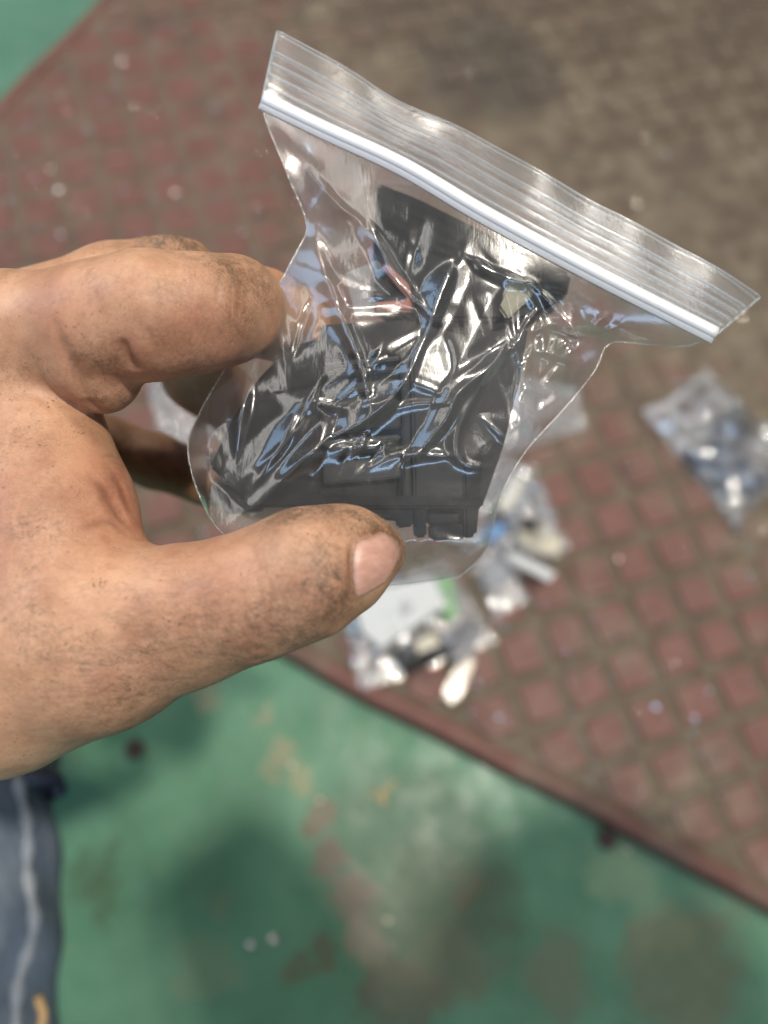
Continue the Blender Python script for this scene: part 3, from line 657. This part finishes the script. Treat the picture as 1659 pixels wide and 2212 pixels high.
def cam_obj(name, verts_c, faces, mat, parent, smooth=True, centre=None):
    """object whose own axes are turned like the view; vertices in camera axes"""
    c = H0 if centre is None else centre
    me = mesh(name, np.asarray(verts_c) - c, faces); o = link(name, me, mat, None, smooth)
    o.matrix_world = CAM_M @ Matrix.Translation(Vector(c))
    if parent is not None:
        mw = o.matrix_world.copy(); o.parent = parent
        pw = Matrix.Identity(4); q = parent; st = []
        while q is not None: st.append(q); q = q.parent
        for q in st[::-1]: pw = pw @ q.matrix_parent_inverse @ q.matrix_basis
        o.matrix_parent_inverse = pw.inverted(); o.matrix_basis = mw
    return o
hand = cam_obj('hand', HV, HQ, mat_skin(), person)
hand['label'] = 'bare left hand with grease-stained thumb pinching the clear bag'
for nm, arr in (('dirt', DIRT), ('redness', RED), ('crease', CRE), ('wrinkle', WR)):
    at = hand.data.attributes.new(nm, 'FLOAT', 'POINT'); at.data.foreach_set('value', arr.astype(np.float32))

# thumb nail: a curved plate lying on the skin
nl = NT('thumb_nail'); cn = nl.coord()
ncol = nl.ramp(nl.noise(nl.mapping(cn, (0, 0, .2), (.3, 1.6, 1)), 500, 4), [(.3, (.43, .225, .170)), (.7, (.54, .315, .245))])
ncol = nl.mix(nl.math('MULTIPLY', nl.ramp(nl.attr('edge'), [(.35, 0), (1, .92)]), nl.ramp(nl.noise(cn, 700, 5, .7), [(.32, .25), (.6, 1)])), ncol, (.10, .065, .04))
ncol = nl.mix(nl.ramp(nl.vor(cn, 420), [(.03, .7), (.10, 0)]), ncol, (.2, .11, .08))
nl.bsdf(Base_Color=ncol, Roughness=.42, Specular_IOR_Level=.5, Subsurface_Weight=.1, Subsurface_Radius=(.002, .001, .0006), Normal=nl.bump(nl.noise(nl.mapping(cn, (0, 0, .25), (.15, 2.2, 1)), 900, 3), .16, .0002))
NA = [(768, 1172), (763, 1205), (763, 1245), (767, 1290)]       # root
NB = [(818, 1154), (850, 1172), (858, 1204), (830, 1256)]       # free edge
ns_, nt_ = 18, 26
ra = smoothpath(NA, nt_); rb = smoothpath(NB, nt_)
VV = []; EE = []
for i in range(ns_):
    a = i / (ns_ - 1); q = ra * (1 - a) + rb * a
    q[:, 0] += 4 * math.sin(math.pi * a)
    hit = trace(q[:, 0], q[:, 1], hand_core, .13, .185)
    e = 2e-4; d0 = hand_sdf(hit); g = np.stack([(hand_sdf(hit + np.eye(3)[k] * e) - d0) / e for k in range(3)], 1); g /= np.linalg.norm(g, axis=1)[:, None] + 1e-9; hit = hit - g * d0[:, None]
    t = np.linspace(0, 1, nt_); lift = .00045 * np.minimum(1, 3.5 * a + .25) + .0002 * np.sin(math.pi * t)
    VV.append(hit + g * lift[:, None])
    ed = np.maximum(np.clip((a - .78) / .22, 0, 1), np.maximum(np.clip((.13 - t) / .13, 0, 1), np.clip((t - .90) / .10, 0, 1))); ed = np.maximum(ed, .9 * np.clip((.08 - a) / .08, 0, 1)); EE.append(ed)
VV = np.array(VV)
for _ in range(3):                  # even out
    VV[1:-1, 1:-1] = .5 * VV[1:-1, 1:-1] + .125 * (VV[2:, 1:-1] + VV[:-2, 1:-1] + VV[1:-1, 2:] + VV[1:-1, :-2])
nv = VV.reshape(-1, 3); low = nv + np.array([0, 0, -.0006])
fc = [(i * nt_ + j, (i + 1) * nt_ + j, (i + 1) * nt_ + j + 1, i * nt_ + j + 1) for i in range(ns_ - 1) for j in range(nt_ - 1)]
nail = cam_obj('thumb_nail', np.vstack([nv, low]), fc + [tuple(k + len(nv) for k in f[::-1]) for f in fc] +
               [(len(nv) + (ns_ - 1) * nt_ + j, len(nv) + (ns_ - 1) * nt_ + j + 1, (ns_ - 1) * nt_ + j + 1, (ns_ - 1) * nt_ + j) for j in range(nt_ - 1)], nl.m, hand)
at = nail.data.attributes.new('edge', 'FLOAT', 'POINT'); at.data.foreach_set('value', np.tile(np.array(EE).ravel(), 2).astype(np.float32))

# ------------------------------------------------------------------ jeans at the lower left
def mat_denim(name, a, b):
    n = NT(name); c = n.coord()
    fade = n.ramp(n.noise(n.mapping(c, (0, 0, 0), (1, .35, 1)), 60, 7, .72), [(.46, 0), (.70, .5)])
    tw = n.n('TexWave', {'Vector': n.mapping(c, (0, 0, .8)), 'Scale': 260.0, 'Distortion': 1.5, 'Detail': 2.0}).outputs['Fac']
    col = n.mix(n.math('MULTIPLY', tw, .35), n.ramp(n.noise(c, 28, 6, .65), [(.3, a), (.7, b)]), (.30, .34, .40))
    col = n.mix(fade, col, (.30, .34, .38))
    n.bsdf(Base_Color=col, Roughness=.85, Specular_IOR_Level=.2, Normal=n.bump(tw, .4, .0006)); return n.m
M_DEN = mat_denim('denim', (.040, .066, .110), (.115, .165, .240)); M_DEN2 = mat_denim('worn_denim', (.13, .16, .20), (.30, .32, .34)); M_STITCH = plain('tan_thread', (.55, .36, .17), .7)
leg = []
for (u, v, d, r) in [(-200, 1380, .470, .086), (-225, 1600, .445, .086), (-235, 1700, .435, .086), (-232, 1800, .425, .084), (-238, 1950, .412, .085), (-250, 2100, .400, .085), (-275, 2260, .388, .086), (-320, 2500, .372, .088)]:
    leg.append((*P(u, v, d), r))
lp = smoothpath(leg, 60); V = []; Fc = []; seg = 72
for i, q in enumerate(lp):
    for k in range(seg):
        w = 2 * math.pi * k / seg; r = q[3] * (1 + .020 * math.sin(i * .55 + 2.2 * math.sin(w * 2)) + .010 * math.sin(w * 9 + i * .35))
        V.append((q[0] + r * math.cos(w), q[1] + .25 * r * math.sin(w), q[2] + r * math.sin(w)))
for i in range(len(lp) - 1):
    for k in range(seg): Fc.append((i * seg + k, i * seg + (k + 1) % seg, (i + 1) * seg + (k + 1) % seg, (i + 1) * seg + k))
jc = P(-235, 1900, .42)
jeans = cam_obj('jeans', V, Fc, M_DEN, person, True, jc); jeans['label'] = 'worn blue denim trouser leg with frayed pale seam'
def on_leg(i, w, lift=.0015):
    q = lp[i]; r = q[3] + lift + q[3] * (.020 * math.sin(i * .55 + 2.2 * math.sin(w * 2)) + .010 * math.sin(w * 9 + i * .35)); return np.array([q[0] + r * math.cos(w), q[1] + .25 * r * math.sin(w), q[2] + r * math.sin(w)])
def strip(name, pts, rad, mat, parent):
    v, f = tube(pts, rad, 8); return cam_obj(name, v, f, mat, parent, True, jc)
strip('seam', [on_leg(i, .26 + .06 * math.sin(i * .16), .0005) for i in range(8, 58)], [.0030 + .0012 * math.sin(i * 1.7) for i in range(8, 58)], M_DEN2, jeans)
strip('hem_seam', [on_leg(17, w, .0005) for w in np.linspace(-.1, 1.0, 24)], .0022, M_DEN2, jeans)
for i in (13, 43): strip('stitch', [on_leg(i, .10, .001), on_leg(i + 2, .06, .002), on_leg(i + 4, .10, .001)], .0022, M_STITCH, jeans)
strip('belt_loop', [on_leg(18, .25, .001), on_leg(19, .0, .010), on_leg(20, .05, .012), on_leg(21, -.2, .002)], .0045, M_NAVY, jeans)
# unseen forearm cover, plus two tubes added only to shade the floor
def over(u, v, h, r):               # h metres above the floor on the way from there to the main lamp
    q = ground(u, v, 0) + np.array(SLOPE) * h; return (*(CR.T @ (q - CPOS)), r)
M_UNSEEN = plain('unseen_grey_cloth', (.10, .11, .13), .9, .2)
for pts in ([(*P(-400, 1240, .214), .037), (*P(-900, 1330, .235), .045), (*P(-1500, 1500, .27), .052), (*P(-2100, 1900, .30), .060)],
            [over(490, 1790, .86, .034), over(530, 1850, .86, .046), over(590, 1950, .88, .052), over(640, 2060, .92, .056), over(690, 2212, .98, .060), over(700, 2700, 1.05, .07)],
            [over(985, 1850, .90, .045), over(1040, 1920, .92, .090), over(1130, 2080, .96, .105), over(1200, 2280, 1.0, .115), over(1250, 2700, 1.05, .12)]):
    sl = smoothpath(pts, 30); v, f = tube([q[:3] for q in sl], [q[3] for q in sl], 24)
    cam_obj('sleeve_shade_blocker', v, f, M_UNSEEN, person, True)
#--PART3--

# ------------------------------------------------------------------ black plastic parts inside the bag
hb = empty('plastic_housing', W(P(820, 1130, .192)))
tag(hb, 'black ribbed plastic housing with stepped feet inside the held bag', 'housing')
fd = lambda u, v: .1835 + (u - 800) * .000006 + (v - 1000) * -.000006
at_ = lambda o: (lambda u, v: fd(u, v) + o)
plate('body', [(692, 700), (880, 690), (1010, 725), (1040, 1075), (560, 1085), (560, 960), (688, 880)], at_(.0060), .022, M_BLACK2, hb, .0008)
plate('side_panel', [(888, 742), (1000, 722), (1142, 706), (1128, 800), (1088, 965), (1044, 1090), (894, 1088)], at_(0), .018, M_BLACK2, hb, .0007)
plate('left_panel', [(452, 1008), (500, 905), (555, 820), (620, 752), (690, 728), (694, 1070), (545, 1096)], at_(.0050), .012, M_BLACK, hb, .0007)
plate('spine', [(866, 735), (882, 733), (888, 1086), (872, 1088)], at_(.0015), .010, M_BLACK2, hb, .0004)
for k, (v0, h) in enumerate([(742, 13), (768, 9), (792, 9), (818, 20), (862, 62), (938, 12), (962, 10), (986, 46)]):
    plate('rib', [(698, v0 + 14), (864, v0), (865, v0 + h), (699, v0 + 14 + h)], at_(.0012 + .0016 * (k % 2)), .010, M_RIB_LIT if k % 2 else M_BLACK2, hb, .0004)
plate('ledge', [(520, 1064), (1046, 1074), (1044, 1098), (540, 1096)], at_(-.0015), .022, M_BLACK, hb, .0006)
plate('foot', [(462, 1040), (548, 1085), (548, 1104), (484, 1112)], at_(-.0005), .018, M_BLACK, hb, .0006)
plate('foot', [(735, 1095), (868, 1095), (866, 1126), (740, 1120)], at_(0), .015, M_BLACK, hb, .0006)
plate('foot', [(850, 1094), (896, 1094), (893, 1137), (858, 1141)], at_(.0004), .016, M_BLACK, hb, .0005)
plate('pin', [(893, 1090), (920, 1088), (922, 1160), (898, 1163)], at_(-.0003), .014, M_BLACK, hb, .0005)
plate('foot', [(930, 1136), (1004, 1131), (1006, 1164), (933, 1168)], at_(0), .016, M_BLACK, hb, .0005)
plate('foot_web', [(925, 1096), (1004, 1096), (1004, 1130), (926, 1134)], at_(.0025), .012, M_BLACK2, hb, .0004)
plate('corner_post', [(1000, 980), (1046, 972), (1030, 1158), (1004, 1164)], at_(-.0010), .018, M_BLACK, hb, .0007)
ub = empty('plastic_bracket', W(P(1000, 600, .205)))
tag(ub, 'dark grey plastic bracket in the upper half of the held bag below the zip', 'bracket')
ud = lambda u, v: .196 + (v - 600) * -.00002 + (u - 1000) * .000004
plate('body', [(815, 392), (900, 425), (1060, 505), (1236, 590), (1226, 640), (1140, 690), (905, 712), (800, 640)], ud, .016, M_BLACK2, ub, .001)
plate('flange', [(870, 520), (1010, 560), (1100, 620), (1080, 690), (900, 690)], lambda u, v: ud(u, v) - .0035, .006, M_BLACK, ub, .0008)
plate('tab', [(1170, 575), (1228, 596), (1222, 636), (1165, 622)], lambda u, v: ud(u, v) - .003, .005, M_BLACK, ub, .0008)
oc = plate('plastic_clip', [(822, 572), (836, 568), (926, 652), (925, 676), (808, 668), (808, 652), (884, 646)], .1930, .004, M_ORANGE, None, .0006)
def settle(o, label, cat):
    c = sum((Vector(v.co) for v in o.data.vertices), Vector()) / len(o.data.vertices)
    for v in o.data.vertices: v.co -= c
    o.location = c; tag(o, label, cat)
settle(oc, 'orange-red plastic clip inside the held bag above the ribbed housing', 'clip')
settle(plate('plastic_label', [(745, 590), (815, 560), (885, 650), (800, 668), (770, 690)], .1955, .0012, M_MILK, None, .0003), 'whitish slip of plastic behind the orange-red clip in the held bag', 'slip')
settle(plate('plastic_tab', [(1102, 600), (1160, 590), (1150, 640), (1095, 690), (1075, 660)], .1915, .003, M_YELLOW, None, .0006), 'pale yellow plastic tab inside the held bag under the zip', 'tab')

# ------------------------------------------------------------------ the held zip bag
def D(lst): return smoothpath([P(u, v, d / 1000) for u, v, d in lst], 200)
ZIP_T = D([(566, 218, 186), (700, 283, 184), (870, 362, 181), (1050, 468, 180), (1300, 602, 182), (1544, 726, 186)])
LEFT = D([(566, 218, 186), (577, 268, 186), (622, 380, 187), (662, 485, 187), (640, 545, 186), (588, 638, 185), (490, 790, 184), (432, 890, 184), (406, 962, 184), (424, 1052, 183), (470, 1140, 183), (560, 1215, 184)])
RIGHT = D([(1544, 726, 186), (1480, 748, 188), (1400, 744, 190), (1318, 742, 190), (1285, 800, 189), (1232, 868, 188), (1132, 980, 186), (1078, 1080, 184), (1062, 1150, 184), (1038, 1205, 185), (992, 1247, 186)])
BOTTOM = D([(560, 1215, 184), (700, 1262, 186), (850, 1264, 187), (992, 1247, 186)])
NSX, NTX = 200, 210
def resamp(c, n):
    k = np.linspace(0, len(c) - 1, n); return np.stack([np.interp(k, np.arange(len(c)), c[:, j]) for j in range(3)], 1)
CREASE = [([(715, 390), (660, 490), (590, 635)], 1.6, 3), ([(577, 268), (690, 560), (745, 700), (800, 830)], 3.0, 6), ([(577, 268), (720, 430), (790, 480)], 1.4, 4), ([(985, 555), (945, 650), (925, 720)], 4.0, 6),
          ([(925, 720), (870, 830), (800, 900), (690, 960), (600, 1050)], 3.4, 6), ([(1130, 730), (1060, 790), (990, 850), (960, 910), (900, 980), (860, 1010)], 3.4, 6), ([(1100, 730), (1010, 880), (985, 950), (1000, 1000), (1060, 1010)], 2.4, 5),
          ([(575, 680), (545, 760), (525, 880), (510, 990)], 3.0, 5), ([(660, 860), (590, 990), (540, 1060)], 1.6, 4), ([(660, 860), (760, 880), (850, 860)], 1.4, 4), ([(480, 1140), (560, 1080), (680, 980), (850, 960)], 2.4, 6),
          ([(800, 480), (850, 590), (930, 680)], 2.8, 5), ([(1000, 550), (1100, 600), (1180, 610)], 2.0, 4), ([(1300, 745), (1200, 700), (1120, 735)], 1.6, 4), ([(1285, 800), (1180, 760), (1120, 780)], 1.6, 4), ([(1285, 800), (1250, 740), (1220, 640)], 1.6, 4),
          ([(1130, 980), (1120, 860), (1150, 740)], 2.0, 4), ([(1132, 980), (1040, 900)], 1.6, 4), ([(440, 1020), (545, 1115)], 1.8, 4), ([(760, 720), (790, 830), (800, 880)], 1.8, 4), ([(870, 1000), (860, 1080)], 1.4, 4), ([(860, 1230), (930, 1160), (1040, 1190)], 1.4, 4)]
def film_sheet(side, seed):
    """film stretched from the zip over the parts to the seams, then crumpled"""
    T, B, L, R = resamp(ZIP_T, NSX), resamp(BOTTOM, NSX), resamp(LEFT, NTX), resamp(RIGHT, NTX)
    s = np.linspace(0, 1, NSX)[None, :, None]; t = np.linspace(0, 1, NTX)[:, None, None]
    X = (1 - t) * T[None] + t * B[None] + (1 - s) * L[:, None] + s * R[:, None] - ((1 - s) * (1 - t) * T[0] + s * (1 - t) * T[-1] + (1 - s) * t * B[0] + s * t * B[-1])
    ss, tt = s[..., 0], t[..., 0]
    edge = np.clip(np.minimum(np.minimum(ss, 1 - ss) * 9, np.minimum(tt * 8, (1 - tt) * 10)), 0, 1)
    dep0 = -X[..., 2]; u = 829.5 + F * X[..., 0] / dep0; v = 1106 - F * X[..., 1] / dep0
    puff = np.sin(math.pi * ss) ** .8 * np.sin(math.pi * np.clip(tt, 0, 1)) ** .7
    if side > 0:
        lim = np.full(u.shape, 1.0)
        ins = (u > 450) & (u < 1150 - np.clip(v - 720, 0, 500) * .24) & (v > 690) & (v < 1170) & ((u > 680) | (v > 1370 - u * .95)); lim = np.where(ins, fd(u, v) - .0030, lim)
        ins = (u > 800) & (u < 1240) & (v > 392 + (u - 820) * .46) & (v < 705); lim = np.where(ins, np.minimum(lim, ud(u, v) - .0050), lim)
    else:
        lim = np.full(u.shape, -1.0)
        ins = (u > 450) & (u < 1150) & (v > 680) & (v < 1175); lim = np.where(ins, .2125, lim)
        ins = (u > 790) & (u < 1240) & (v > 400) & (v < 705); lim = np.where(ins, np.maximum(lim, ud(u, v) + .018), lim)
    Z = dep0 - side * puff * (.004 if side > 0 else .012)
    for it in range(420):
        Zs = .25 * (np.roll(Z, 1, 0) + np.roll(Z, -1, 0) + np.roll(Z, 1, 1) + np.roll(Z, -1, 1)); Z[1:-1, 1:-1] = Zs[1:-1, 1:-1] - side * puff[1:-1, 1:-1] * 4e-6
        Z = np.minimum(Z, lim) if side > 0 else np.maximum(Z, lim)
        Z[0], Z[-1], Z[:, 0], Z[:, -1] = dep0[0], dep0[-1], dep0[:, 0], dep0[:, -1]
    rs = np.random.RandomState(seed + 40)
    rel = facet_relief(u, v, (390, 210), (1560, 1280), 110, .52, seed, (), 2.2, -.85) + facet_relief(u, v, (390, 210), (1560, 1280), 40, .13, seed + 1, (), 2.0, .5)
    lines = [(pl, h * .62, w * 7.5) for pl, h, w in CREASE] if side > 0 else [(pl[::-1], h * .5, w * 9) for pl, h, w in CREASE[::2]]
    for k in range(48 if side > 0 else 36):                               # long slack folds running from the grip and the zip
        a0, b0 = rs.uniform(440, 1260), rs.uniform(430, 1120); ln = rs.uniform(70, 330)
        an = (-.85 + rs.normal(0, .30)) if b0 > 760 else rs.choice((-1.25, -.5, .75, 1.2)) + rs.normal(0, .25); bn = an + rs.normal(0, .35)
        lines.append(([(a0, b0), (a0 + ln * .5 * math.cos(an), b0 + ln * .5 * math.sin(an)), (a0 + ln * .5 * (math.cos(an) + math.cos(bn)), b0 + ln * .5 * (math.sin(an) + math.sin(bn)))], rs.uniform(.22, .95) * rs.choice((1, 1, -1)), rs.uniform(13, 50)))
    for k in range(16 if side > 0 else 8):                                # slack film right of the part
        t0 = rs.rand(); a0, b0 = 1110 + 180 * t0 + rs.normal(0, 25), 960 - 250 * t0 + rs.normal(0, 40); an = rs.choice((-1.9, -1.1, -.4)) + rs.normal(0, .25); ln = rs.uniform(60, 170)
        lines.append(([(a0, b0), (a0 + ln * .5 * math.cos(an), b0 + ln * .5 * math.sin(an)), (a0 + ln * math.cos(an + .2), b0 + ln * math.sin(an + .2))], rs.uniform(.4, 1.1), rs.uniform(12, 34)))
    for k in range(8 if side > 0 else 6):                                 # loose hem below the part
        a0, b0 = rs.uniform(850, 1010), rs.uniform(1180, 1235); an = rs.choice((-.7, .6, 2.3)) + rs.normal(0, .3); ln = rs.uniform(40, 110)
        lines.append(([(a0, b0), (a0 + ln * .5 * math.cos(an), b0 + ln * .5 * math.sin(an)), (a0 + ln * math.cos(an + .2), b0 + ln * math.sin(an + .2))], rs.uniform(.35, .8), rs.uniform(10, 24)))
    for pl, h, wp in lines:
        q = smoothpath(np.array(pl, float), 22); m = (u > q[:, 0].min() - wp) & (u < q[:, 0].max() + wp) & (v > q[:, 1].min() - wp) & (v < q[:, 1].max() + wp)
        if not m.any(): continue
        um, vm = u[m], v[m]; best = np.full(um.shape, 1e9); al = np.zeros(um.shape); sg = np.zeros(um.shape)
        for i in range(len(q) - 1):
            e = q[i + 1] - q[i]; tq = np.clip(((um - q[i, 0]) * e[0] + (vm - q[i, 1]) * e[1]) / (e @ e), 0, 1); dx, dy = um - q[i, 0] - tq * e[0], vm - q[i, 1] - tq * e[1]
            d = np.hypot(dx, dy); nr = d < best; best = np.where(nr, d, best); al = np.where(nr, (i + tq) / (len(q) - 1), al); sg = np.where(nr, np.sign(e[0] * dy - e[1] * dx), sg)
        wd = wp * (.25 + .75 * np.sin(math.pi * np.clip(al, .02, .98))) * np.where(sg > 0, 1.0, .55)   # one flank steeper
        rel[m] += h * np.maximum(0, 1 - best / wd) ** 1.25 * np.minimum(1, 4 * np.minimum(al + .02, 1.02 - al))
    calm = np.interp(v, [985, 1040, 1160, 1195], [1, .22, .3, .95]) if side > 0 else .6        # drawn tight over the lower edge of the part
    sm = rel * calm
    for _ in range(2): sm[1:-1, 1:-1] = .5 * sm[1:-1, 1:-1] + .125 * (sm[2:, 1:-1] + sm[:-2, 1:-1] + sm[1:-1, 2:] + sm[1:-1, :-2])
    lap = np.zeros_like(sm); lap[1:-1, 1:-1] = np.abs(4 * sm[1:-1, 1:-1] - sm[2:, 1:-1] - sm[:-2, 1:-1] - sm[1:-1, 2:] - sm[1:-1, :-2])
    flat = np.interp(tt, [0, .05, .22], [0, .12, 1])                      # taut just under the zip
    Z = Z - side * (sm * flat + .25) * edge / 1000
    ray = np.stack([(u - 829.5) / F, -(v - 1106) / F, -np.ones_like(u)], -1); X = ray * Z[..., None]
    if side > 0:                                                          # the thumb holds the film back
        for _ in range(6):
            m = (v > 1070) & (u < 900) & (edge > 0); q = X[m]; q[:, 2] -= np.maximum(.0008 - hand_core(q), 0) * 1.1; X[m] = q
    return X, np.clip(lap * flat * edge * 3.0, 0, 1)
def grid_faces(nr, ncl, off=0): return [(off + i * ncl + j, off + i * ncl + j + 1, off + (i + 1) * ncl + j + 1, off + (i + 1) * ncl + j) for i in range(nr - 1) for j in range(ncl - 1)]
BC = P(880, 760, .185)
bag = empty('zip_bag', W(P(900, 1250, .186)))
tag(bag, 'clear crinkled zip-lock bag of black plastic parts held up in the hand', 'bag')
for nm, side, seed in (('front_film', 1, 5), ('back_film', -1, 9)):
    X, crv = film_sheet(side, seed)
    o = cam_obj(nm, X.reshape(-1, 3), grid_faces(NTX, NSX), M_FILM, bag, True, BC)
    at = o.data.attributes.new('crease', 'FLOAT', 'POINT'); at.data.foreach_set('value', crv.ravel().astype(np.float32))
# lip above the zip: two smooth layers with pressed lines
TOPE = D([(601, 74, 189), (720, 134, 188), (850, 212, 186), (1000, 284, 185), (1150, 366, 185), (1300, 446, 186), (1480, 546, 188), (1643, 641, 190)])
n1 = 90; za = resamp(ZIP_T, n1); zb = resamp(TOPE, n1); rows = 22
def lip(off, amp):
    out = []
    for j in range(rows):
        a = j / (rows - 1); q = za * (1 - a) + zb * a; k = np.linspace(0, 1, n1)
        q = q.copy(); q[:, 2] += off * math.sin(math.pi * min(1, a * 1.2) * .5) + amp * a * (.0016 * np.sin(k * 15 + 1) + .0008 * np.sin(k * 34 + 2 * a)); out.append(q)
    return np.array(out)
LF, LB = lip(.0006, .35), lip(-.0014, .6)
for nm, G in (('front_lip', LF), ('back_lip', LB)): cam_obj(nm, G.reshape(-1, 3), grid_faces(rows, n1), M_LIP, bag, True, BC)
M_LINE = mat_film('pressed_film_line', .30, rough=.15, boost=2.0)
M_SEAM = mat_film('welded_film_edge', .10, rough=.2, boost=1.6)
for a in (.22, .38, .54, .70):
    for G in (LF, LB):
        k = a * (rows - 1); q = G[int(k)] * (1 - k % 1) + G[int(k) + 1] * (k % 1); v, f = tube(q, .00042, 6); cam_obj('pressed_line', v, f, M_LINE, bag, True, BC)
for G in (LF, LB):
    v, f = tube(G[-1], .00028, 6); cam_obj('lip_edge', v, f, M_LINE, bag, True, BC)
for col_ in (0, -1): 
    v, f = tube(LF[:, col_], .0004, 6); cam_obj('side_seam', v, f, M_LINE, bag, True, BC)
def ribbon(path, dirv, w, th):
    p = np.asarray(path); V = []
    for q in p:
        for s in (-1, 1):
            for h in (-1, 1): V.append(q + dirv * w * s + np.array([0, 0, th * h]))
    Fc = []
    for i in range(len(p) - 1):
        a = 4 * i; b = a + 4
        Fc += [(a, b, b + 1, a + 1), (a + 1, b + 1, b + 3, a + 3), (a + 3, b + 3, b + 2, a + 2), (a + 2, b + 2, b, a)]
    Fc += [(0, 1, 3, 2), (len(V) - 4, len(V) - 2, len(V) - 1, len(V) - 3)]
    return V, Fc
zd = np.array([.46, .89, 0]); zd /= np.linalg.norm(zd)
zc = resamp(ZIP_T, 120)
for off, wid, th in ((.0001, .0021, .0004), (.0005, .0010, .0008)):
    v, f = ribbon(zc + zd * off, zd, wid, th); cam_obj('zip_track', v, f, M_ZIP, bag, True, BC)
rs = np.random.RandomState(2)
for C_, nn in ((LEFT, 220), (RIGHT, 220), (BOTTOM, 90)):
    q = resamp(C_, nn) + rs.normal(0, .00004, (nn, 3)); v, f = tube(q, [.00018 + .00022 * abs(math.sin(k * 1.3)) * abs(math.sin(k * .11)) for k in range(nn)], 6); cam_obj('side_seam' if C_ is not BOTTOM else 'bottom_seam', v, f, M_SEAM, bag, True, BC)
